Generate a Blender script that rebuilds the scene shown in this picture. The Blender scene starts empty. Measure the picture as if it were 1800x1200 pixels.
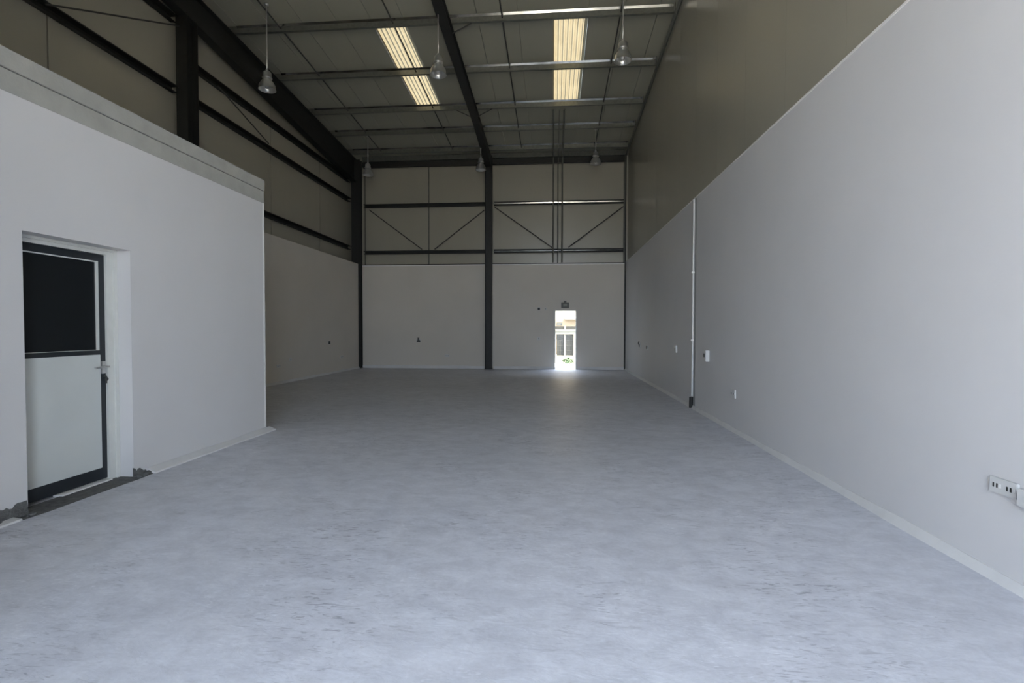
import bpy, bmesh, math, random
from mathutils import Vector, Matrix
random.seed(7)
scene = bpy.context.scene
COL = scene.collection

# ------------------------------------------------------------------ camera
cd = bpy.data.cameras.new('camera'); cam = bpy.data.objects.new('camera', cd); COL.objects.link(cam)
cd.sensor_fit = 'HORIZONTAL'; cd.sensor_width = 36.0; cd.lens = 876.0 / 1800.0 * 36.0
cd.clip_start = 0.05; cd.clip_end = 300
YAW, PIT, ROL = 0.0827, -0.0242, 0.0018
F = Vector((-math.sin(YAW) * math.cos(PIT), math.cos(YAW) * math.cos(PIT), math.sin(PIT)))
R = Vector((math.cos(YAW), math.sin(YAW), 0)); U = R.cross(F)
R = R * math.cos(ROL) + U * math.sin(ROL); U = R.cross(F)
m = Matrix((R, U, -F)).transposed().to_4x4(); m.translation = (0, 0, 1.4)
cam.matrix_world = m
scene.camera = cam

# ------------------------------------------------------------------ sky, sun, exposure
w = bpy.data.worlds.new('world'); scene.world = w; w.use_nodes = True
bg = w.node_tree.nodes['Background']
bg.inputs['Color'].default_value = (0.74, 0.87, 1.06, 1); bg.inputs['Strength'].default_value = 3.3
sd = bpy.data.lights.new('sun', 'SUN'); sd.energy = 15.0; sd.color = (1.0, 0.88, 0.70); sd.angle = math.radians(0.6)
sun = bpy.data.objects.new('sun', sd); COL.objects.link(sun)
sun.rotation_euler = Vector((-0.62, 0.22, -1.0)).to_track_quat('-Z', 'Y').to_euler()
def portal(name, loc, rot, sx, sy):
    l = bpy.data.lights.new(name, 'AREA'); l.shape = 'RECTANGLE'; l.size = sx; l.size_y = sy
    l.cycles.is_portal = True
    o = bpy.data.objects.new(name, l); COL.objects.link(o); o.location = loc; o.rotation_euler = rot
portal('portal_front', (0.1, -2.35, 2.5), (math.radians(90), 0, 0), 3.0, 5.0)
portal('portal_back', (0.425, 17.8, 1.05), (math.radians(-90), 0, 0), 0.75, 2.05)
scene.view_settings.view_transform = 'Standard'; scene.view_settings.look = 'None'
scene.view_settings.gamma = 1.0; scene.view_settings.use_curve_mapping = False
scene.view_settings.exposure = 1.97
try:
    scene.cycles.max_bounces = 14; scene.cycles.diffuse_bounces = 8; scene.cycles.glossy_bounces = 5
    scene.cycles.sample_clamp_indirect = 8.0
except Exception: pass

# ------------------------------------------------------------------ materials
def mat(name, col, rough=0.6, metal=0.0, noise=0.0, nscale=4.0, bump=0.0, bscale=60.0, col2=None, stretch=(1, 1, 1), spec=0.5):
    m = bpy.data.materials.new(name); m.use_nodes = True
    nt = m.node_tree; b = nt.nodes['Principled BSDF']
    b.inputs['Base Color'].default_value = (*col, 1); b.inputs['Roughness'].default_value = rough
    b.inputs['Metallic'].default_value = metal; b.inputs['Specular IOR Level'].default_value = spec
    geo = nt.nodes.new('ShaderNodeNewGeometry'); mp = nt.nodes.new('ShaderNodeMapping')
    mp.inputs['Scale'].default_value = stretch
    nt.links.new(geo.outputs['Position'], mp.inputs['Vector'])
    n = nt.nodes.new('ShaderNodeTexNoise'); n.inputs['Scale'].default_value = nscale; n.inputs['Detail'].default_value = 6
    nt.links.new(mp.outputs['Vector'], n.inputs['Vector'])
    rmp = nt.nodes.new('ShaderNodeValToRGB')
    c2 = col2 or tuple(c * (1 - noise) for c in col)
    rmp.color_ramp.elements[0].position = 0.3; rmp.color_ramp.elements[1].position = 0.7
    rmp.color_ramp.elements[0].color = (*c2, 1); rmp.color_ramp.elements[1].color = (*col, 1)
    nt.links.new(n.outputs['Fac'], rmp.inputs['Fac']); nt.links.new(rmp.outputs['Color'], b.inputs['Base Color'])
    if bump:
        n2 = nt.nodes.new('ShaderNodeTexNoise'); n2.inputs['Scale'].default_value = bscale; n2.inputs['Detail'].default_value = 4
        nt.links.new(mp.outputs['Vector'], n2.inputs['Vector'])
        bp = nt.nodes.new('ShaderNodeBump'); bp.inputs['Strength'].default_value = bump; bp.inputs['Distance'].default_value = 0.01
        nt.links.new(n2.outputs['Fac'], bp.inputs['Height']); nt.links.new(bp.outputs['Normal'], b.inputs['Normal'])
    return m

M = {}
M['white'] = mat('white_wall_paint', (0.635, 0.628, 0.630), 0.6, noise=0.05, nscale=0.9, bump=0.07, bscale=30)
M['white_warm_light'] = mat('wall_paint_warm_light', (0.63, 0.59, 0.53), 0.65, noise=0.05, nscale=0.9, bump=0.15, bscale=35)  # white walls with the warm far light put into the colour
M['white_trim'] = mat('white_trim_paint', (0.80, 0.79, 0.77), 0.5, noise=0.06, nscale=9, bump=0.2, bscale=50)
M['joint'] = mat('grey_joint_sealant', (0.30, 0.30, 0.285), 0.8, noise=0.1, nscale=8)
M['skirt'] = mat('painted_cove', (0.66, 0.655, 0.65), 0.6, noise=0.08, nscale=6, bump=0.3, bscale=40)
M['frame'] = mat('door_frame_paint', (0.62, 0.63, 0.60), 0.4, noise=0.05, nscale=12)
M['cement'] = mat('grey_cement_band', (0.40, 0.40, 0.365), 0.85, noise=0.16, nscale=5, bump=0.4, bscale=45)
M['clad'] = mat('beige_cladding', (0.35, 0.33, 0.265), 0.30, noise=0.05, nscale=1.3, stretch=(1, 1, 0.15), bump=0.04, bscale=14, spec=1.0)
M['roofm'] = mat('roof_liner', (0.34, 0.335, 0.27), 0.45, noise=0.06, nscale=1.2, stretch=(1, 0.15, 1), bump=0.05, bscale=16)
M['steel'] = mat('dark_painted_steel', (0.016, 0.016, 0.013), 0.55, noise=0.25, nscale=8)
M['galv'] = mat('galvanised_steel', (0.20, 0.205, 0.18), 0.32, metal=0.55, noise=0.25, nscale=14)
M['lip'] = mat('glint_lip_metal', (0.40, 0.40, 0.375), 0.18, metal=0.95, noise=0.82, nscale=1.6)  # metal for the added glint strips, dark patches in its colour break the glint
M['rod'] = mat('dark_rod_steel', (0.05, 0.05, 0.045), 0.5, noise=0.2, nscale=20)
M['pipe'] = mat('grey_conduit', (0.14, 0.14, 0.12), 0.45, noise=0.2, nscale=9)
M['alu'] = mat('aluminium', (0.62, 0.62, 0.60), 0.3, metal=0.8, noise=0.1, nscale=20)
M['black'] = mat('black_aluminium', (0.018, 0.022, 0.026), 0.35, noise=0.1, nscale=10)
M['glass'] = mat('dark_glass', (0.010, 0.012, 0.013), 0.12, noise=0.1, nscale=3, spec=0.35)
M['panel'] = mat('white_door_panel', (0.60, 0.625, 0.61), 0.45, noise=0.05, nscale=3, bump=0.05, bscale=6)
M['plastic'] = mat('white_plastic', (0.60, 0.60, 0.59), 0.35, noise=0.03, nscale=10)
M['hole'] = mat('black_plastic', (0.02, 0.02, 0.018), 0.6, noise=0.1, nscale=10)
M['rubble'] = mat('bare_cement', (0.15, 0.15, 0.145), 0.95, noise=0.45, nscale=22, bump=1.0, bscale=70)
M['signg'] = mat('sign_grey', (0.09, 0.09, 0.075), 0.5, noise=0.1, nscale=10)
M['signl'] = mat('sign_pale', (0.30, 0.30, 0.26), 0.5, noise=0.1, nscale=10)
M['sand'] = mat('sunny_paving', (0.55, 0.53, 0.48), 0.9, noise=0.12, nscale=1.5, bump=0.3, bscale=12)
M['yard'] = mat('grey_yard_paving', (0.21, 0.21, 0.20), 0.9, noise=0.15, nscale=2)
M['cream'] = mat('cream_render', (0.20, 0.155, 0.10), 0.9, noise=0.08, nscale=1.5, bump=0.2, bscale=12)
M['offw'] = mat('whitewashed_render', (0.20, 0.195, 0.165), 0.9, noise=0.06, nscale=2)
M['shade'] = mat('painted_gap_shade', (0.022, 0.022, 0.018), 0.6, noise=0.2, nscale=6)  # dark tone painted for the shaded gap over the yard wall
M['grille'] = mat('grey_window_grille', (0.05, 0.05, 0.042), 0.6, noise=0.15, nscale=6)
M['pane'] = mat('grey_window_pane', (0.07, 0.07, 0.06), 0.2, noise=0.2, nscale=4)
M['leaf'] = mat('shrub_leaf', (0.05, 0.10, 0.04), 0.7, noise=0.4, nscale=9)

# translucent corrugated rooflight sheet
def skylight_mat():
    m = bpy.data.materials.new('translucent_rooflight'); m.use_nodes = True; nt = m.node_tree
    for n in list(nt.nodes): nt.nodes.remove(n)
    out = nt.nodes.new('ShaderNodeOutputMaterial'); mix = nt.nodes.new('ShaderNodeMixShader')
    tr = nt.nodes.new('ShaderNodeBsdfTranslucent'); gl = nt.nodes.new('ShaderNodeBsdfPrincipled')
    geo = nt.nodes.new('ShaderNodeNewGeometry'); n = nt.nodes.new('ShaderNodeTexNoise'); n.inputs['Scale'].default_value = 3
    rp = nt.nodes.new('ShaderNodeValToRGB')
    rp.color_ramp.elements[0].color = (0.20, 0.183, 0.145, 1); rp.color_ramp.elements[1].color = (0.245, 0.228, 0.185, 1)
    nt.links.new(geo.outputs['Position'], n.inputs['Vector']); nt.links.new(n.outputs['Fac'], rp.inputs['Fac'])
    nt.links.new(rp.outputs['Color'], tr.inputs['Color'])
    gl.inputs['Base Color'].default_value = (0.6, 0.56, 0.45, 1); gl.inputs['Roughness'].default_value = 0.4
    mix.inputs['Fac'].default_value = 0.12
    nt.links.new(tr.outputs[0], mix.inputs[1]); nt.links.new(gl.outputs[0], mix.inputs[2]); nt.links.new(mix.outputs[0], out.inputs[0])
    return m
M['sky'] = skylight_mat()

# trowelled grey concrete floor
def floor_mat():
    m = bpy.data.materials.new('painted_concrete_floor'); m.use_nodes = True; nt = m.node_tree; L = nt.links.new
    b = nt.nodes['Principled BSDF']
    geo = nt.nodes.new('ShaderNodeNewGeometry')
    def noise(scale, det=6, dist=0.0, st=(1, 1, 1), rot=0.0, rough=0.6):
        mp = nt.nodes.new('ShaderNodeMapping'); mp.inputs['Scale'].default_value = st; mp.inputs['Rotation'].default_value = (0, 0, rot)
        L(geo.outputs['Position'], mp.inputs['Vector'])
        n = nt.nodes.new('ShaderNodeTexNoise'); n.inputs['Scale'].default_value = scale; n.inputs['Detail'].default_value = det
        n.inputs['Distortion'].default_value = dist; n.inputs['Roughness'].default_value = rough
        L(mp.outputs['Vector'], n.inputs['Vector']); return n.outputs['Fac']
    def ramp(src, p0, c0, p1, c1):
        r = nt.nodes.new('ShaderNodeValToRGB'); r.color_ramp.elements[0].position = p0; r.color_ramp.elements[1].position = p1
        r.color_ramp.elements[0].color = (*c0, 1); r.color_ramp.elements[1].color = (*c1, 1); L(src, r.inputs['Fac']); return r.outputs['Color']
    def mixc(kind, fac, a, c):
        x = nt.nodes.new('ShaderNodeMix'); x.data_type = 'RGBA'; x.blend_type = kind; x.inputs[0].default_value = fac
        L(a, x.inputs[6]); L(c, x.inputs[7]); return x.outputs[2]
    base = ramp(noise(0.6, 5), 0.3, (0.55, 0.56, 0.605), 0.7, (0.62, 0.63, 0.68))
    swirl = ramp(noise(4.5, 9, 0.5, (1, 1.5, 1), 0.25, 0.68), 0.34, (0.82, 0.82, 0.83), 0.64, (1.04, 1.04, 1.04))
    c = mixc('MULTIPLY', 1.0, base, swirl)
    def gate(a, b_):
        x = nt.nodes.new('ShaderNodeMath'); x.operation = 'MULTIPLY'; L(a, x.inputs[0]); L(b_, x.inputs[1]); return x.outputs[0]
    # short dark trowel strokes and pale scuffs, gathered in patches
    st = ramp(noise(9, 3, 1.6, (1, 4.5, 1), 0.12, 0.5), 0.565, (0, 0, 0), 0.66, (1, 1, 1))
    pt = ramp(noise(1.1, 3), 0.46, (0, 0, 0), 0.62, (1, 1, 1))
    dk = mixc('MULTIPLY', 1.0, c, ramp(gate(st, pt), 0.0, (1, 1, 1), 1.0, (0.60, 0.60, 0.62)))
    st2 = ramp(noise(11, 3, 1.8, (1, 4.0, 1), -0.35, 0.5), 0.585, (0, 0, 0), 0.68, (1, 1, 1))
    pt2 = ramp(noise(1.3, 3, 0, (1, 1, 1), 1.3), 0.48, (0, 0, 0), 0.62, (1, 1, 1))
    c = mixc('ADD', 1.0, dk, ramp(gate(st2, pt2), 0.0, (0, 0, 0), 1.0, (0.11, 0.11, 0.11)))
    fine = ramp(noise(38, 4), 0.3, (0.94, 0.94, 0.94), 0.7, (1.03, 1.03, 1.03))
    c = mixc('MULTIPLY', 1.0, c, fine)
    L(c, b.inputs['Base Color'])
    rr = ramp(noise(2.5, 7, 2.0), 0.3, (0.38, 0.38, 0.38), 0.7, (0.52, 0.52, 0.52)); L(rr, b.inputs['Roughness'])
    bp = nt.nodes.new('ShaderNodeBump'); bp.inputs['Strength'].default_value = 0.22; bp.inputs['Distance'].default_value = 0.010
    L(noise(7, 6, 1.0, (1, 2.0, 1), 0.2), bp.inputs['Height']); L(bp.outputs['Normal'], b.inputs['Normal'])
    return m
M['floor'] = floor_mat()

# ------------------------------------------------------------------ mesh helpers
def new_obj(name, bm, material, parent=None, smooth=False):
    bmesh.ops.recalc_face_normals(bm, faces=bm.faces)
    me = bpy.data.meshes.new(name); bm.to_mesh(me); bm.free()
    me.materials.append(M[material])
    if smooth:
        for p in me.polygons: p.use_smooth = True
    o = bpy.data.objects.new(name, me); COL.objects.link(o)
    if parent is not None:
        o.parent = parent; o.matrix_parent_inverse = Matrix.Identity(4)
        wl_ = Vector((0, 0, 0)); q_ = parent
        while q_ is not None: wl_ += q_.location; q_ = q_.parent
        o.location = -wl_
    return o
def BM(): return bmesh.new()
def add_box(bm, x0, x1, y0, y1, z0, z1):
    v = [bm.verts.new((x, y, z)) for z in (z0, z1) for y in (y0, y1) for x in (x0, x1)]
    for f in ((0, 1, 3, 2), (4, 6, 7, 5), (0, 4, 5, 1), (2, 3, 7, 6), (0, 2, 6, 4), (1, 5, 7, 3)):
        bm.faces.new([v[i] for i in f])
    return v
def box(name, b, material, parent=None, bevel=0.0):
    bm = BM(); add_box(bm, *b)
    if bevel: bmesh.ops.bevel(bm, geom=bm.edges[:], offset=bevel, segments=2, affect='EDGES')
    return new_obj(name, bm, material, parent)
def add_prism(bm, prof, A, B, ax=None, up=Vector((0, 0, 1))):
    """sweep a closed 2D profile (u across, v up) from A to B"""
    A, B = Vector(A), Vector(B); d = (B - A).normalized()
    u = d.cross(up)
    if u.length < 1e-4: u = Vector((1, 0, 0))
    u.normalize(); v = u.cross(d).normalized()
    a = [bm.verts.new(A + u * p[0] + v * p[1]) for p in prof]; b = [bm.verts.new(B + u * p[0] + v * p[1]) for p in prof]
    n = len(prof)
    for i in range(n): bm.faces.new((a[i], a[(i + 1) % n], b[(i + 1) % n], b[i]))
    bm.faces.new(a[::-1]); bm.faces.new(b)
def circle(r, n=10): return [(r * math.cos(2 * math.pi * i / n), r * math.sin(2 * math.pi * i / n)) for i in range(n)]
def rod(name, pts, r, material, parent=None, n=8):
    bm = BM()
    for a, b in zip(pts[:-1], pts[1:]): add_prism(bm, circle(r, n), a, b)
    return new_obj(name, bm, material, parent, smooth=False)
def isec(wd, dp, t=0.014):
    """I profile, top at v=0, bottom at -dp"""
    h = wd / 2; w2 = t / 2
    return [(-h, 0), (-h, -t), (-w2, -t), (-w2, -dp + t), (-h, -dp + t), (-h, -dp), (h, -dp), (h, -dp + t), (w2, -dp + t), (w2, -t), (h, -t), (h, 0)]
def zsec(dp=0.2, fl=0.065, t=0.006, lip=0.02):
    return [(-t / 2, 0), (-fl, 0), (-fl, -lip), (-fl + t, -lip), (-fl + t, -t), (-t / 2, -t), (-t / 2, -dp), (fl, -dp), (fl, -dp + lip), (fl - t, -dp + lip), (fl - t, -dp + t), (t / 2, -dp + t), (t / 2, 0)]
def lathe(bm, prof, c, n=20, cap=False):
    rings = []
    for r, z in prof:
        rings.append([bm.verts.new((c[0] + r * math.cos(2 * math.pi * i / n), c[1] + r * math.sin(2 * math.pi * i / n), c[2] + z)) for i in range(n)])
    for a, b in zip(rings[:-1], rings[1:]):
        for i in range(n): bm.faces.new((a[i], a[(i + 1) % n], b[(i + 1) % n], b[i]))
    if cap: bm.faces.new(rings[0][::-1]); bm.faces.new(rings[-1])
def struct(o): o['kind'] = 'structure'; return o
def tag(o, label, cat, group=None):
    o['label'] = label; o['category'] = cat
    if group: o['group'] = group
    return o
def empty(name, loc):
    o = bpy.data.objects.new(name, None); COL.objects.link(o); o.location = loc; o.empty_display_size = 0.1; return o

# ------------------------------------------------------------------ dimensions
XR, XL, XP, D = 2.488, -6.96, -3.94, 17.56
YF = -2.3                       # front wall with the wide entrance the daylight comes through
def roof(y): return 7.62 + 0.065 * (17.56 - y)

# ------------------------------------------------------------------ setting
bm = BM(); add_box(bm, -7.5, 2.75, YF - 0.2, 17.76, -0.15, 0.0)
fl = struct(new_obj('floor', bm, 'floor')); fl['label'] = 'grey trowelled concrete floor'
ground = struct(box('ground', (-40, 40, 17.76, 60, -0.2, -0.03), 'yard'))
ground2 = struct(box('ground_front', (-40, 40, -40, YF - 0.2, -0.2, -0.03), 'sand'))

# right wall: white lower wall with cladding above
wr = struct(box('wall_right', (XR, XR + 0.22, YF, D + 0.2, 0, 3.73), 'white'))
edges = [YF + 1.15 * i for i in range(17)]
for a, b in zip(edges[:-1], edges[1:]):
    b = min(b, 17.9)
    o = box('cladding_panel', (XR + 0.03, XR + 0.10, a + 0.0015, b - 0.0015, 3.73, 8.95), 'clad', wr)
    bmm = None
box('backing_sheet', (XR + 0.10, XR + 0.14, YF, 17.9, 3.73, 8.95), 'clad', wr)
box('flashing', (XR - 0.006, XR + 0.05, YF, D, 3.715, 3.735), 'white_trim', wr)
box('joint_strip', (XR - 0.003, XR + 0.01, 8.985, 9.065, 0.06, 3.70), 'joint', wr)

# left wall
wl = struct(box('wall_left', (XL - 0.2, XL, 6.53, 17.35, 0, 3.73), 'white_warm_light'))
le = [YF, 1.05, 3.9, 6.77, 9.62, 12.52, 15.25, 17.95]
for a, b in zip(le[:-1], le[1:]):
    box('cladding_panel', (XL - 0.45, XL - 0.39, a + 0.012, b - 0.012, 3.0, 8.95), 'clad', wl)
for y in le[1:-1]:
    box('joint_strip', (XL - 0.45, XL - 0.415, y - 0.02, y + 0.02, 3.0, 8.95), 'rod', wl)
box('backing_sheet', (XL - 0.48, XL - 0.45, YF, 17.95, 0.0, 8.95), 'clad', wl)

# back wall with door opening
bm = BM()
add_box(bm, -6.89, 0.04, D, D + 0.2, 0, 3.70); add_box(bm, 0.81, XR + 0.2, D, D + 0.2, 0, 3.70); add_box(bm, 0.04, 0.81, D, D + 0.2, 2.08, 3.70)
wb = struct(new_obj('wall_back', bm, 'white_warm_light'))
be = [-7.45, -6.9, -4.52, -2.27, 0.14, 2.46, 2.7]
for a, b in zip(be[:-1], be[1:]):
    box('cladding_panel', (a + 0.01, b - 0.01, D + 0.33, D + 0.39, 3.0, 8.2), 'clad', wb)
for x in be[1:-1]:
    box('joint_strip', (x - 0.022, x + 0.022, D + 0.315, D + 0.33, 3.7, 7.6), 'pipe', wb)
box('backing_sheet', (-7.5, 2.75, D + 0.39, D + 0.42, 3.0, 8.2), 'clad', wb)
box('backing_block', (-7.44, -6.89, D + 0.0, D + 0.2, 0, 3.7), 'rod', wb)
box('flashing', (-6.89, XR, D - 0.02, D + 0.03, 3.70, 3.725), 'steel', wb)
box('coping', (-6.89, XR, D - 0.008, D + 0.0, 3.665, 3.70), 'white_trim', wb)

# partition (office box) with door recess
Y0, Y1, ZD = 3.41, 4.36, 2.13
bm = BM()
add_box(bm, XP - 0.16, XP, YF, Y0, 0, 3.11); add_box(bm, XP - 0.16, XP, Y1, 6.53, 0, 3.11); add_box(bm, XP - 0.16, XP, Y0, Y1, ZD, 3.11)
wp = struct(new_obj('wall_partition', bm, 'white'))
box('end_wall', (XL - 0.2, XP - 0.16, 6.33, 6.53, 0, 3.11), 'white', wp)
box('corner_bead', (XP - 0.004, XP + 0.003, 6.50, 6.534, 0, 3.11), 'white_trim', wp)
t1 = struct(box('trim_1', (XP - 0.16, XP + 0.004, YF, 6.53, 3.11, 3.268), 'cement'))
t2 = struct(box('trim_2', (XP - 0.16, XP + 0.012, YF, 6.535, 3.276, 3.42), 'cement', bevel=0.004))
co = struct(box('ceiling_office', (XL - 0.45, XP - 0.16, YF, 6.53, 3.11, 3.40), 'cement'))

# front wall behind the camera, with wide roller-door opening
OX0, OX1, OZ = -1.4, 1.6, 5.0
bm = BM()
add_box(bm, -7.5, OX0, YF - 0.2, YF, 0, 8.95); add_box(bm, OX1, 2.75, YF - 0.2, YF, 0, 8.95); add_box(bm, OX0, OX1, YF - 0.2, YF, OZ, 8.95)
shade_block = struct(box('wall_shade_block', (XP, -2.05, YF, 0.55, 0, 5.0), 'white'))  # unseen block added behind the camera to shade the left floor
wf = struct(new_obj('wall_front', bm, 'clad'))

# baseboards: chamfered painted cove strips
def cove(name, A, B, out, h=0.055, d=0.04, z=0.0):
    """A->B along wall at floor; out = unit vector into the room"""
    bm = BM(); A, B, out = Vector(A), Vector(B), Vector(out)
    n = max(2, int((B - A).length / 0.35)); rings = []
    for i in range(n + 1):
        p = A.lerp(B, i / n); j = random.uniform(-0.006, 0.008)
        rings.append([bm.verts.new(p + out * o + Vector((0, 0, zz))) for o, zz in ((0, 0), (d + j, 0), (d + j - 0.006, 0.012), (0.012, h + j), (0, h + j))])
    for a, b in zip(rings[:-1], rings[1:]):
        for k in range(5): bm.faces.new((a[k], a[(k + 1) % 5], b[(k + 1) % 5], b[k]))
    bm.faces.new(rings[0]); bm.faces.new(rings[-1][::-1])
    return struct(new_obj(name, bm, 'skirt'))
cove('baseboard_right', (XR, YF, 0), (XR, D, 0), (-1, 0, 0))
cove('baseboard_left', (XL, 6.53, 0), (XL, 17.35, 0), (1, 0, 0), 0.06, 0.04)
cove('baseboard_back', (-6.89, D, 0), (-2.44, D, 0), (0, -1, 0), 0.10, 0.03)
cove('baseboard_back.001', (-2.10, D, 0), (0.0, D, 0), (0, -1, 0), 0.10, 0.03)
cove('baseboard_back.002', (0.85, D, 0), (XR, D, 0), (0, -1, 0), 0.10, 0.03)
cove('baseboard_partition', (XP, 4.50, 0), (XP, 6.60, 0), (1, 0, 0), 0.045, 0.10)
cove('baseboard_partition.001', (XP, YF, 0), (XP, 3.30, 0), (1, 0, 0), 0.02, 0.085)

# ceiling: liner sheets with the translucent sheets let in
SK = {(-3.95, -3.24): 0, (-0.03, 0.71): 1}
SY0, SY1 = 10.74, 14.25
ce = empty('ceiling', (-2.3, 8, 8.2)); struct(ce)
xe = [-7.5, -6.96, -6.22, -5.47, -4.70, -3.95, -3.24, -2.51, -1.64, -0.77, -0.03, 0.71, 1.45, 2.16, 2.75]
def sheet(name, x0, x1, y0, y1, material, parent, th=0.05, gap=0.006):
    bm = BM(); v = add_box(bm, x0 + gap, x1 - gap, y0, y1, 0, th)
    for q in v: q.co.z += roof(q.co.y)
    return new_obj(name, bm, material, parent)
for a, b in zip(xe[:-1], xe[1:]):
    if (a, b) in SK:
        sheet('roof_panel', a, b, YF - 0.2, SY0, 'roofm', ce); sheet('roof_panel', a, b, SY1, 18.0, 'roofm', ce)
    else:
        sheet('roof_panel', a, b, YF - 0.2, 18.0, 'roofm', ce)
# lap strips close the joints from above
for x in xe[1:-1]:
    sheet('lap_strip', x - 0.03, x + 0.03, YF - 0.2, 18.0, 'roofm', ce, 0.02, 0.0).location.z += 0.052
# rooflights
def rooflight(x0, x1, label):
    bm = BM(); pitch = (x1 - x0) / 7.0; xs = []
    for k in range(7):
        for u, zz in ((0, 0), (0.18, 0.028), (0.42, 0.028), (0.60, 0)): xs.append((x0 + pitch * (k + u), zz))
    xs.append((x1, 0))
    rows = [[bm.verts.new((x, y, roof(y) + 0.004 + zz)) for x, zz in xs] for y in (SY0, 11.5, 12.4, 13.3, SY1)]
    for r0, r1 in zip(rows[:-1], rows[1:]):
        for i in range(len(xs) - 1): bm.faces.new((r0[i], r0[i + 1], r1[i + 1], r1[i]))
    o = new_obj('rooflight', bm, 'sky', ce); s = o.modifiers.new('s', 'SOLIDIFY'); s.thickness = 0.002
    o['label'] = label; return o
rooflight(-3.95, -3.24, 'cream corrugated translucent rooflight sheet in the left roof bay, crossed by a dark rod')
rooflight(-0.03, 0.71, 'cream corrugated translucent rooflight sheet in the right roof bay, above the twin conduits')

# ------------------------------------------------------------------ steel frame
def ibeam(name, A, B, wd, dA, dB, label, cat, group, t=0.016, plates=True):
    """I beam with top flange A->B and depth varying dA..dB; parts top_flange, web, bottom_flange"""
    root = empty(name, A)
    A, B = Vector(A), Vector(B); h = wd / 2
    def slab(nm, p, q, hw, hA0, hA1, hB0, hB1):
        bm = BM(); vs = []
        for P, z0, z1 in ((p, hA0, hA1), (q, hB0, hB1)):
            vs += [bm.verts.new(P + Vector((x, 0, z))) for x, z in ((-hw, z0), (hw, z0), (hw, z1), (-hw, z1))]
        for f in ((0, 1, 2, 3), (4, 7, 6, 5), (0, 4, 5, 1), (1, 5, 6, 2), (2, 6, 7, 3), (3, 7, 4, 0)): bm.faces.new([vs[i] for i in f])
        return new_obj(nm, bm, 'steel', root)
    slab('top_flange', A, B, h, -t, 0, -t, 0); slab('bottom_flange', A, B, h, -dA, -dA + t, -dB, -dB + t)
    slab('web', A, B, 0.006, -dA + t, -t, -dB + t, -t)
    return tag(root, label, cat, group)
def rz(y): return roof(y) - 0.2
ibeam('roof_rafter', (-7.1, YF, rz(YF)), (-7.1, 17.35, rz(17.35)), 0.2, 0.25, 0.80, 'deep dark steel rafter running along the top of the left side wall', 'beam', 'roof rafters')
r2 = ibeam('roof_rafter', (-2.27, YF, rz(YF)), (-2.27, 14.6, rz(14.6)), 0.2, 0.20, 0.20, 'dark steel rafter down the middle of the roof, between the two skylights', 'beam', 'roof rafters')
def haunch(root, y0, y1, d0, d1):
    bm = BM(); h = 0.1; vs = []
    for y, d in ((y0, d0), (y1, d1)):
        vs += [bm.verts.new((x, y, z)) for x, z in ((-2.27 - h, rz(y) - d), (-2.27 + h, rz(y) - d), (-2.27 + h, rz(y)), (-2.27 - h, rz(y)))]
    for f in ((0, 1, 2, 3), (4, 7, 6, 5), (0, 4, 5, 1), (1, 5, 6, 2), (2, 6, 7, 3), (3, 7, 4, 0)): bm.faces.new([vs[i] for i in f])
    new_obj('haunch', bm, 'steel', root)
haunch(r2, 14.6, 17.3, 0.20, 0.40)

def column(x0, x1, y0, y1, z1, label, flange_x=True, z0=0.0):
    root = empty('steel_column', ((x0 + x1) / 2, (y0 + y1) / 2, z0)); t = 0.018
    if flange_x:
        box('flange', (x0, x0 + t, y0, y1, z0 + 0.02, z1), 'steel', root); box('flange', (x1 - t, x1, y0, y1, z0 + 0.02, z1), 'steel', root)
        box('web', (x0 + t, x1 - t, (y0 + y1) / 2 - 0.006, (y0 + y1) / 2 + 0.006, z0 + 0.02, z1), 'steel', root)
    else:
        box('flange', (x0, x1, y0, y0 + t, z0 + 0.02, z1), 'steel', root); box('flange', (x0, x1, y1 - t, y1, z0 + 0.02, z1), 'steel', root)
        box('web', ((x0 + x1) / 2 - 0.006, (x0 + x1) / 2 + 0.006, y0 + t, y1 - t, z0 + 0.02, z1), 'steel', root)
    box('base_plate', (x0 - 0.012, x1 + 0.012, y0 - 0.01, y1, z0, z0 + 0.02), 'steel', root)
    return tag(root, label, 'column', 'steel columns')
column(-2.39, -2.15, 17.29, 17.555, rz(17.4), 'dark steel column standing against the middle of the back wall')
column(-7.2, -6.885, 17.36, 17.56, rz(17.45) - 0.0, 'dark steel column in the back left corner, under the end of the deep rafter', False)
column(-7.25, -7.02, 9.14, 9.44, rz(9.4) - 0.5, 'dark steel column above the left office box, meeting the deep rafter', False, 3.73 - 3.73)
cs = box('corner_post', (XR - 0.045, XR - 0.001, D - 0.05, D - 0.001, 0, 7.4), 'steel'); tag(cs, 'thin dark post in the back right corner', 'post')

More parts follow.
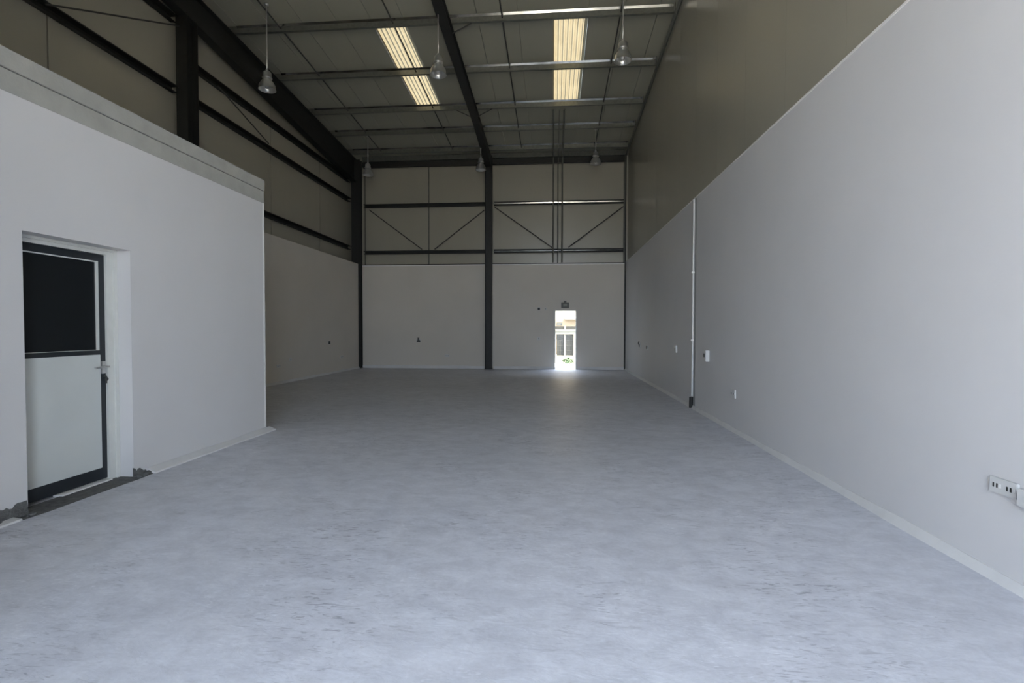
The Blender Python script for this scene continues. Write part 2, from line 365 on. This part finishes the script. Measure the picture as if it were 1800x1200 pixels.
# purlins across the roof
PL = [(10.62, 'galvanised roof purlin nearest the viewer, crossing just before the skylights start'),
      (12.42, 'galvanised roof purlin crossing the middle of both skylights'),
      (14.20, 'galvanised roof purlin at the far ends of both skylights'),
      (15.58, 'galvanised roof purlin, first one beyond the skylights'),
      (16.98, 'galvanised roof purlin, last one before the back wall')]
for y, lab in PL:
    bm = BM(); add_prism(bm, zsec(0.195), (-7.25, y, roof(y) - 0.003), (XR - 0.02, y, roof(y) - 0.003))
    root = empty('roof_purlin', (-2.3, y, roof(y)))
    new_obj('z_section', bm, 'galv', root)
    bm = BM(); add_prism(bm, [(0.003, -0.044), (0.027, -0.003), (0.003, -0.003)], (-6.98, y, roof(y) - 0.004), (XR - 0.06, y, roof(y) - 0.004))
    new_obj('glint_lip', bm, 'lip', root)  # added strip, tilted to mirror the entrance as a bright glint
    box('end_cleat', (XR - 0.05, XR - 0.035, y - 0.08, y + 0.02, roof(y) - 0.24, roof(y) - 0.01), 'galv', root)
    box('rafter_cleat', (-2.31, -2.23, y + 0.004, y + 0.012, roof(y) - 0.19, roof(y) - 0.03), 'galv', root)
    tag(root, lab, 'beam', 'roof purlins')
root = empty('eave_beam', (-2.3, 17.62, 7.2))
box('upper_channel', (-6.88, XR - 0.05, 17.60, 17.68, 7.43, 7.60), 'galv', root)
box('lower_beam', (-6.88, XR - 0.05, 17.58, 17.72, 7.22, 7.40), 'steel', root)
tag(root, 'dark eave beam along the top of the back wall', 'beam')
# angle along the right wall under the roof
bm = BM(); add_prism(bm, [(-0.03, 0), (0.03, 0), (0.03, -0.06), (0.024, -0.06), (0.024, -0.006), (-0.03, -0.006)], (XR - 0.03, 6.0, roof(6) - 0.23), (XR - 0.03, 17.5, roof(17.5) - 0.23))
tag(new_obj('edge_angle', bm, 'galv'), 'slim steel angle along the top of the right wall under the purlin ends', 'beam')

# sag rods
for x, lab in ((-5.97, 'thin dark sag rod under the roof nearest the left side wall'), (-3.46, 'thin dark sag rod crossing under the left skylight'),
               (-1.10, 'thin dark sag rod between the middle rafter and the right skylight'), (1.37, 'thin dark sag rod between the right skylight and the right wall')):
    o = rod('sag_rod', [(x, 7.0, roof(7) - 0.1), (x, 17.0, roof(17) - 0.1)], 0.016, 'rod'); tag(o, lab, 'rod', 'roof sag rods')

# fly braces at the middle rafter
for y, s, lab in ((10.62, 1, 'short diagonal brace right of the middle rafter at the nearest purlin'), (14.20, 1, 'short diagonal brace right of the middle rafter at the far end of the skylights'),
                  (14.20, -1, 'short diagonal brace left of the middle rafter at the far end of the skylights')):
    bm = BM(); add_prism(bm, [(-0.02, -0.004), (0.02, -0.004), (0.02, 0.004), (-0.02, 0.004)], (-2.27 + s * 0.11, y - 0.02, rz(y) - 0.19), (-2.27 + s * 0.55, y - 0.02, rz(y) + 0.02))
    tag(new_obj('fly_brace', bm, 'rod'), lab, 'brace', 'rafter fly braces')

# wall girts
def girt(A, B, label, dp=0.12, fl=0.10, material='galv', lip=False):
    A, B = Vector(A), Vector(B); bm = BM()
    prof = [(-0.075, 0.075), (0.0, 0.075), (0.075, 0.075), (0.075, 0.055), (0.069, 0.055), (0.069, 0.069), (0.0, 0.069), (-0.069, 0.069), (-0.069, -0.03), (0.03, -0.03), (0.03, -0.05), (0.036, -0.05), (0.036, -0.036), (-0.075, -0.036)]
    add_prism(bm, prof, A, B)
    g = tag(new_obj('wall_girt', bm, material), label, 'beam', 'wall girts')
    if lip:
        bm = BM(); add_prism(bm, [(0.075, -0.006), (0.084, 0.030), (0.075, 0.030)], A, B); new_obj('glint_lip', bm, 'lip', g)  # strip added on the right half alone, angled to glint
    return g
XG = -7.255
girt((XG, YF, 5.97), (XG, 9.12, 5.97), 'dark girt on the left wall before the column, above the office box', material='steel')
girt((XG, YF, 7.30), (XG, 9.12, 7.30), 'dark girt on the left wall close under the rafter, before the column', material='steel')
girt((XG, 9.46, 6.66), (XG, 17.34, 6.66), 'upper dark girt on the left wall beyond the column', material='steel')
girt((XG, 9.46, 5.97), (XG, 17.34, 5.97), 'middle dark girt on the left wall beyond the column', material='steel')
girt((XG, 6.6, 4.28), (XG, 17.34, 4.28), 'lowest dark girt on the left wall, just above the white wall', material='steel')
YG = D + 0.16
for x0, x1, side in ((-6.87, -2.42, 'left'), (-2.12, XR - 0.06, 'right')):
    mt = 'steel'
    girt((x0, YG, 5.84), (x1, YG, 5.84), 'upper girt across the %s half of the back wall' % side, material=mt, lip=(side == 'right'))
    girt((x0, YG, 4.16), (x1, YG, 4.16), 'lower girt across the %s half of the back wall' % side, material=mt, lip=(side == 'right'))
# bracing
def brace(A, B, label, r=0.014):
    tag(rod('wall_brace', [A, B], r, 'rod', n=6), label, 'brace', 'thin wall bracing rods')
YB = D + 0.06
brace((-6.64, YB, 5.70), (-4.70, YB, 4.26), 'thin diagonal brace on the back wall, farthest left of four', 0.018)
brace((-4.25, YB, 4.26), (-2.45, YB, 5.62), 'thin diagonal brace on the back wall, just left of the middle column', 0.018)
brace((-2.08, YB, 5.72), (-0.06, YB, 4.28), 'thin diagonal brace on the back wall, just right of the middle column', 0.018)
brace((0.52, YB, 4.28), (2.40, YB, 5.66), 'thin diagonal brace on the back wall, farthest right of four', 0.018)
brace((-7.15, 6.57, 5.97), (-7.15, 9.1, 7.18), 'thin diagonal brace on the left wall before the column')
brace((-7.15, 10.2, 6.58), (-7.15, 12.1, 6.06), 'thin short brace between two girts on the left wall')

# conduits
for x, r, lab in ((-0.02, 0.022, 'left of the three thin conduits running down the back wall'), (0.15, 0.012, 'thinnest of the conduits, in the middle of the three on the back wall'),
                  (0.29, 0.028, 'right and darkest of the three conduits on the back wall')):
    o = rod('conduit', [(x, 14.3, rz(14.3) - 0.03), (x, 17.5, rz(17.5) - 0.03), (x, 17.5, 3.74)], r, 'pipe'); tag(o, lab, 'pipe', 'conduits to the back wall')

# high-bay lamps
def highbay():
    root = empty('pendant_lamp', (0, 0, 0))
    def part(nm, prof, material, cap=False, n=20):
        bm = BM(); lathe(bm, prof, (0, 0, 0), n, cap); return new_obj(nm, bm, material, root, smooth=True)
    rd = part('rod', [(0.011, 0.33), (0.011, 1.0)], 'alu', True, 8)
    part('ceiling_canopy', [(0.045, -0.04), (0.045, 0)], 'alu', True, 12).name = 'ceiling_canopy'
    part('hook', [(0.018, 0.28), (0.03, 0.30), (0.03, 0.33), (0.012, 0.345)], 'alu', True, 10)
    part('ballast_housing', [(0.03, 0.29), (0.075, 0.275), (0.085, 0.25), (0.085, 0.17), (0.10, 0.165), (0.10, 0.15), (0.06, 0.14)], 'alu', True)
    part('reflector', [(0.06, 0.15), (0.075, 0.13), (0.12, 0.07), (0.155, 0.01), (0.165, -0.08), (0.172, -0.085), (0.160, -0.08), (0.15, 0.005), (0.115, 0.06), (0.07, 0.115), (0.055, 0.13)], 'alu')
    part('bulb', [(0.02, 0.12), (0.035, 0.08), (0.05, 0.02), (0.045, -0.03), (0.02, -0.055), (0.002, -0.06)], 'plastic', True, 12)
    return root
proto = highbay()
lamps = [(-5.93, 10.0, 6.44, 'unlit high-bay pendant lamp in the near row, beside the deep left rafter'),
         (-2.33, 10.0, 6.60, 'unlit high-bay pendant lamp in the near row, beside the left skylight'),
         (1.33, 10.0, 6.72, 'unlit high-bay pendant lamp in the near row, by the right wall'),
         (-6.07, 16.0, 6.52, 'unlit high-bay pendant lamp in the far row, in the back left corner'),
         (-2.34, 16.0, 6.60, 'unlit high-bay pendant lamp in the far row, in front of the middle column'),
         (1.31, 16.0, 6.70, 'unlit high-bay pendant lamp in the far row, nearest the right wall')]
kids = list(proto.children)
for i, (x, y, z, lab) in enumerate(lamps):
    if i == 0: r = proto; ch = kids
    else:
        r = proto.copy(); COL.objects.link(r); ch = []
        for k in kids:
            c = k.copy(); COL.objects.link(c); c.parent = r; ch.append(c)
    r.location = (x, y, z); tag(r, lab, 'lamp', 'high-bay pendant lamps')
    top = roof(y) - z - (0.0 if abs(x + 2.33) > 0.1 else 0.0)
    for c in ch:
        if c.name.startswith('rod'): c.scale = (1, 1, 1); c.location = (0, 0, 0); c.scale.z = (top - 0.33) / 0.67; c.location.z = 0.33 - 0.33 * c.scale.z
        if c.name.startswith('ceiling_canopy'): c.location = (0, 0, top - 0.002)

# ------------------------------------------------------------------ office door in the partition
fx = XP - 0.15                                        # frame plane
d1 = empty('door_1', (XP - 0.15, Y0, 0)); struct(d1)
d1['label'] = 'closed door with dark glass above a white panel, set in the left partition'
bm = BM()
add_box(bm, fx - 0.05, fx, Y1 - 0.10, Y1 - 0.002, 0, ZD - 0.002); add_box(bm, fx - 0.05, fx, Y0 + 0.002, Y0 + 0.06, 0, ZD - 0.002); add_box(bm, fx - 0.05, fx, Y0 + 0.06, Y1 - 0.10, ZD - 0.055, ZD - 0.002)
add_box(bm, fx, fx + 0.018, Y1 - 0.035, Y1 - 0.002, 0, ZD - 0.002); add_box(bm, fx, fx + 0.018, Y0 + 0.002, Y1 - 0.035, ZD - 0.025, ZD - 0.002)
new_obj('frame', bm, 'frame', d1)
ya, yb, za, zb = Y0 + 0.06, Y1 - 0.10, 0.025, ZD - 0.06
lx = fx - 0.02
bm = BM()
add_box(bm, lx - 0.045, lx, yb - 0.055, yb, za, zb); add_box(bm, lx - 0.045, lx, ya, ya + 0.055, za, zb)
add_box(bm, lx - 0.045, lx, ya + 0.055, yb - 0.055, zb - 0.06, zb); add_box(bm, lx - 0.045, lx, ya + 0.055, yb - 0.055, 1.165, 1.205)
add_box(bm, lx - 0.045, lx, ya + 0.055, yb - 0.055, za, 0.13)
leaf = new_obj('door_leaf', bm, 'black', d1)
box('glass_pane', (lx - 0.03, lx - 0.015, ya + 0.055, yb - 0.055, 1.205, zb - 0.06), 'glass', leaf)
bm = BM()
add_box(bm, lx - 0.015, lx - 0.003, yb - 0.078, yb - 0.055, 1.205, zb - 0.06); add_box(bm, lx - 0.015, lx - 0.003, ya + 0.055, yb - 0.078, zb - 0.07, zb - 0.06)
add_box(bm, lx - 0.015, lx - 0.006, ya + 0.055, yb - 0.078, 1.205, 1.209)
new_obj('glazing_bead', bm, 'frame', leaf)
box('lower_panel', (lx - 0.03, lx + 0.004, ya + 0.04, yb - 0.052, 0.13, 1.165), 'panel', leaf, bevel=0.003)
bm = BM(); add_box(bm, lx, lx + 0.012, yb - 0.045, yb - 0.012, 0.99, 1.10); add_prism(bm, circle(0.010), (lx + 0.012, yb - 0.03, 1.055), (lx + 0.06, yb - 0.03, 1.055)); add_prism(bm, circle(0.010), (lx + 0.055, yb - 0.02, 1.055), (lx + 0.055, yb - 0.16, 1.05))
h = new_obj('handle', bm, 'alu', leaf); h['label'] = 'pale metal lever handle'
bm = BM(); add_prism(bm, circle(0.009), (lx + 0.012, yb - 0.028, 0.965), (lx + 0.03, yb - 0.028, 0.965)); add_prism(bm, circle(0.018), (lx + 0.034, yb - 0.028, 0.94), (lx + 0.038, yb - 0.028, 0.94)); add_box(bm, lx + 0.03, lx + 0.034, yb - 0.036, yb - 0.022, 0.90, 0.965)
h = new_obj('key', bm, 'rod', leaf)
box('threshold', (fx - 0.06, fx + 0.03, ya + 0.32, yb, 0.0, 0.016), 'white_trim', d1)

# bare cement and broken plaster at the feet of the door jambs, cement patch in the doorway
def rough_patch(name, pts, normal_axis, base, th, label):
    """flat jagged patch: pts (a,b) in plane; normal_axis 0 (on a wall facing +x) or 2 (floor)"""
    bm = BM(); lo, hi = [], []
    for a, b in pts:
        if normal_axis == 0: lo.append(bm.verts.new((base, a, b))); hi.append(bm.verts.new((base + th * random.uniform(0.5, 1.2), a, b)))
        else: lo.append(bm.verts.new((a, b, base))); hi.append(bm.verts.new((a, b, base + th)))
    n = len(pts); bm.faces.new(lo); bm.faces.new(hi[::-1])
    for i in range(n): bm.faces.new((lo[i], lo[(i + 1) % n], hi[(i + 1) % n], hi[i]))
    o = new_obj(name, bm, 'rubble', wp); o['label'] = label; return o
def jag(y0, y1, h0, h1, step=0.02):
    top = []; y = y0
    while y < y1: top.append((y, max(0.004, h0 + (h1 - h0) * (y - y0) / (y1 - y0) + random.uniform(-0.018, 0.018)))); y += step
    return [(y0, 0.0)] + top + [(y1, 0.0)]
rough_patch('bare_cement', jag(2.6, 3.412, 0.055, 0.10)[::-1], 0, XP - 0.002, 0.008, 'broken plaster left of the office door')
rough_patch('bare_cement', jag(4.35, 4.56, 0.075, 0.015)[::-1], 0, XP - 0.002, 0.010, 'broken plaster right of the office door')
fp = [(XP - 0.15, 3.42), (XP - 0.15, 4.35), (XP + 0.01, 4.38), (XP + 0.05, 4.52), (XP + 0.085, 4.49), (XP + 0.10, 4.30), (XP + 0.09, 3.9), (XP + 0.10, 3.5), (XP + 0.075, 3.2), (XP + 0.07, 2.6), (XP + 0.0, 2.6), (XP, 3.40)]
rough_patch('cement_patch', fp, 2, 0.0005, 0.004, 'bare cement strip in front of the office door')
bmc = BM()
for k in range(26):
    s = random.uniform(0.008, 0.028); x = XP + random.uniform(0.0, 0.07); y = random.choice((random.uniform(4.34, 4.52), random.uniform(2.95, 3.42)))
    mtx = Matrix.Translation((x, y, s * 0.4 + 0.003)) @ Matrix.Rotation(random.uniform(0, 3), 4, 'Z') @ Matrix.Diagonal((s, s * 1.3, s * 0.6, 1))
    bmesh.ops.create_icosphere(bmc, subdivisions=1, radius=1.0, matrix=mtx)
o = new_obj('plaster_crumbs', bmc, 'rubble'); o['kind'] = 'stuff'; tag(o, 'grey crumbs of broken plaster lying at the office door jambs', 'rubble')

# ------------------------------------------------------------------ back door, exit sign
d2 = empty('door_2', (0.425, D, 0)); struct(d2)
d2['label'] = 'open back door in the right half of the back wall'
bm = BM(); add_box(bm, 0.04, 0.068, D + 0.0, D + 0.12, 0, 2.08); add_box(bm, 0.782, 0.81, D + 0.0, D + 0.12, 0, 2.08); add_box(bm, 0.068, 0.782, D + 0.0, D + 0.12, 2.052, 2.08)
new_obj('frame', bm, 'frame', d2)
lf = box('door_leaf', (0.03, 0.068, D + 0.13, D + 0.86, 0.02, 2.05), 'frame', d2)
bm = BM(); add_prism(bm, circle(0.01), (0.068, D + 0.80, 1.02), (0.11, D + 0.80, 1.02)); add_prism(bm, circle(0.009), (0.108, D + 0.81, 1.02), (0.108, D + 0.68, 1.02))
new_obj('handle', bm, 'alu', lf)

es = empty('exit_sign', (0.40, D, 2.25))
box('housing', (0.27, 0.54, D - 0.05, D - 0.002, 2.145, 2.345), 'signg', es, bevel=0.006)
box('face_plate', (0.345, 0.475, D - 0.055, D - 0.05, 2.225, 2.29), 'signl', es)
box('mounting_bracket', (0.36, 0.45, D - 0.03, D - 0.003, 2.345, 2.40), 'signg', es)
tag(es, 'small dark exit sign box mounted above the open back door', 'sign')

# ------------------------------------------------------------------ sockets, switches and cable boxes
def socket(axis, wall, u, z, w_, h_, label, cat='socket', dark='none', name='wall_socket', th=0.018, gang=1):
    """axis 'x+' : on a wall facing +x (left), 'x-' : facing -x (right), 'y-' : on the back wall"""
    loc = (u, wall, z) if axis == 'y-' else (wall, u, z)
    r = empty(name, loc)
    def b(nm, u0, u1, z0, z1, t0, t1, material, bev=0.0):
        if axis == 'x+': bb = (wall + t0, wall + t1, u + u0, u + u1, z + z0, z + z1)
        elif axis == 'x-': bb = (wall - t1, wall - t0, u + u0, u + u1, z + z0, z + z1)
        else: bb = (u + u0, u + u1, wall - t1, wall - t0, z + z0, z + z1)
        return box(nm, bb, material, r, bev)
    a, c = w_ / 2, h_ / 2
    b('plate', -a, a, -c, c, 0.001, th, 'plastic', 0.003)
    if dark == 'slots':
        for g in range(gang):
            o = -a + w_ * (g + 0.5) / gang
            b('socket_slot', o - 0.012, o - 0.004, -0.012, 0.012, th, th + 0.002, 'hole'); b('socket_slot', o + 0.010, o + 0.018, -0.012, 0.012, th, th + 0.002, 'hole'); b('rocker', o - 0.03, o - 0.018, -0.01, 0.012, th, th + 0.004, 'plastic')
    if dark == 'switch':
        b('rocker', -0.016, 0.016, -0.025, 0.025, th, th + 0.005, 'signl')
    if dark == 'box':
        b('cover_opening', -a * 0.75, a * 0.75, -c * 0.75, c * 0.75, th, th + 0.003, 'hole')
    if dark == 'wires':
        b('cover_opening', -a * 0.8, a * 0.8, -c * 0.9, c * 0.1, th, th + 0.003, 'hole')
        bm = BM()
        for k in (-1, 0, 1):
            p0 = Vector((k * a * 0.5, -0.01, th)); p1 = Vector((k * a * 0.2, 0.05, th + 0.03)); p2 = Vector((k * a * 0.35, 0.10, th + 0.012))
            def q(p):
                if axis == 'x+': return Vector((wall + p.z, u + p.x, z + p.y))
                if axis == 'x-': return Vector((wall - p.z, u + p.x, z + p.y))
                return Vector((u + p.x, wall - p.z, z + p.y))
            add_prism(bm, circle(0.009, 6), q(p0), q(p1)); add_prism(bm, circle(0.009, 6), q(p1), q(p2))
        new_obj('loose_wires', bm, 'hole', r)
    return tag(r, label, cat)
socket('x+', XL, 14.98, 0.98, 0.17, 0.12, 'open cable box with a black hole on the left wall near the back corner', 'box', 'box', 'cable_box')
socket('x+', XL, 15.89, 0.49, 0.22, 0.09, 'faint low white double socket on the left wall, nearest the back corner', 'socket', 'slots', gang=2)
socket('x+', XL, 12.68, 0.59, 0.10, 0.09, 'faint white single socket on the left wall, just past the office box corner', 'socket', 'slots')
socket('x+', XL, 12.10, 0.46, 0.16, 0.08, 'faint low white double socket on the left wall, nearest the office box corner', 'socket', 'slots', gang=2)
socket('y-', D, -4.82, 1.00, 0.16, 0.12, 'open box with dark loose wires on the left half of the back wall', 'box', 'wires', 'cable_box')
socket('y-', D, -3.78, 0.46, 0.15, 0.09, 'low white double socket on the left half of the back wall', 'socket', 'slots', gang=2)
socket('y-', D, -0.51, 2.12, 0.11, 0.11, 'small open box high on the back wall left of the exit sign', 'box', 'box', 'cable_box')
socket('y-', D, -0.28, 2.12, 0.07, 0.09, 'tiny white box high on the back wall between the open box and the exit sign', 'box', 'switch', 'cable_box')
socket('y-', D, -0.51, 1.08, 0.10, 0.10, 'light switch on the back wall left of the open door', 'switch', 'switch', 'light_switch')
socket('x-', XR, 14.6, 0.96, 0.16, 0.14, 'open cable box with dark wires on the right wall, farthest back', 'box', 'wires', 'cable_box')
socket('x-', XR, 13.46, 0.93, 0.20, 0.11, 'open cable box on the right wall, second from the back corner', 'box', 'box', 'cable_box')
socket('x-', XR, 10.34, 1.01, 0.14, 0.14, 'white isolator switch on the right wall just beyond the vertical pipe', 'switch', 'switch', 'light_switch', 0.03)
socket('x-', XR, 7.09, 0.52, 0.16, 0.12, 'low white double socket on the right wall, between the isolator box and the near socket', 'socket', 'slots', gang=2)
s = socket('x-', XR, 8.25, 0.98, 0.13, 0.18, 'white box with a dark side on the right wall, nearer than the vertical pipe', 'box', 'none', 'isolator_box', 0.06)
box('rotary_switch', (XR - 0.075, XR - 0.058, 8.23, 8.27, 0.96, 1.02), 'hole', s); box('open_side', (XR - 0.055, XR - 0.004, 8.316, 8.335, 0.90, 1.04), 'hole', s)
socket('x-', XR, 2.94, 0.535, 0.17, 0.085, 'white double socket low on the right wall, nearest the viewer', 'socket', 'slots', gang=2)
socket('x-', XR, 2.775, 0.52, 0.10, 0.09, 'white surface box low on the right wall, cut by the right edge of the picture', 'box', 'none', 'surface_box', 0.045)

# vertical pipe on the right wall, with black tail
vp = empty('wall_pipe', (XR, 9.1, 0))
bm = BM(); add_prism(bm, circle(0.016, 12), (XR - 0.018, 9.1, 0.22), (XR - 0.018, 9.1, 3.71)); new_obj('pipe', bm, 'skirt', vp)
bm = BM(); add_prism(bm, circle(0.034, 10), (XR - 0.036, 9.1, 0.012), (XR - 0.036, 9.09, 0.20)); o = new_obj('cable_tail', bm, 'hole', vp); o['label'] = 'black cable tail'
for z in (1.2, 2.4): box('clip', (XR - 0.052, XR - 0.001, 9.07, 9.13, z, z + 0.03), 'white_trim', vp)
tag(vp, 'thin white vertical pipe on the right wall with a black end at the floor', 'pipe')

# ------------------------------------------------------------------ outside the back door
by = 21.5
yw = empty('yard_wall', (0.6, by, 0))
bm = BM(); add_box(bm, -4, 6, by, by + 0.2, -0.05, 0.28); add_box(bm, -4, 0.12, by, by + 0.2, 0.28, 1.20); add_box(bm, 0.88, 6, by, by + 0.2, 0.28, 1.20); add_box(bm, -4, 6, by, by + 0.2, 1.20, 1.36)
new_obj('masonry', bm, 'offw', yw)
box('coping', (-4, 6, by - 0.03, by + 0.23, 1.36, 1.40), 'offw', yw)
for a, b_ in ((0.14, 0.46), (0.52, 0.86)):
    box('screen_panel', (a, b_, by + 0.09, by + 0.11, 0.28, 1.20), 'pane', yw)
    bm = BM()
    for k in range(5): x = a + (b_ - a) * (k + 0.5) / 5; add_box(bm, x - 0.008, x + 0.008, by + 0.06, by + 0.08, 0.30, 1.18)
    for z in (0.5, 0.72, 0.95): add_box(bm, a, b_, by + 0.055, by + 0.075, z - 0.012, z + 0.012)
    new_obj('grille', bm, 'grille', yw)
box('mullion', (0.46, 0.52, by + 0.02, by + 0.18, 0.28, 1.20), 'offw', yw)
tag(yw, 'sunlit whitewashed yard wall with grey grille screens seen through the open back door', 'wall')
rl = empty('gap_shade', (0.6, by + 0.1, 1.40))
for a, b_ in ((-3.5, 0.46), (0.54, 4.5)):
    box('gap_shade_panel', (a, b_, by + 0.08, by + 0.12, 1.40, 1.54), 'shade', rl)  # dark panels stand in for the shade of the gap
box('post', (0.475, 0.525, by + 0.06, by + 0.14, 1.40, 1.56), 'offw', rl)
tag(rl, 'dark panels painted as the shaded gap above the sunlit yard wall outside', 'shade_band')
fy = 29.0
bd = empty('building', (2, fy, 0))
box('facade', (-14, 16, fy, fy + 6, -0.05, 7.5), 'cream', bd); box('ledge', (0.65, 16, fy - 0.25, fy, 1.98, 2.06), 'offw', bd); box('lower_ledge', (-14, 0.1, fy - 0.25, fy, 1.98, 2.06), 'offw', bd)
box('window', (0.2, 0.5, fy - 0.02, fy + 0.02, 1.62, 1.82), 'pane', bd)
tag(bd, 'cream rendered building across the sunny yard behind the back door', 'building')
random.seed(11)
bm = BM()
for k in range(260):
    th = random.uniform(0, 6.28); rr = random.uniform(0, 0.22); p = Vector((0.62 + rr * math.cos(th) * 1.1, 20.9 + rr * math.sin(th), random.uniform(0.0, 0.26) * (1 - rr * 2)))
    n = Vector((random.uniform(-1, 1), random.uniform(-1, 1), random.uniform(0.2, 1))).normalized(); u = n.orthogonal().normalized() * 0.04; v = n.cross(u) * 0.5
    vs = [bm.verts.new(p + q) for q in (-u, -v, u, v)]; bm.faces.new(vs)
o = new_obj('shrub', bm, 'leaf'); tag(o, 'small green shrub at the foot of the sunlit yard wall outside', 'plant')
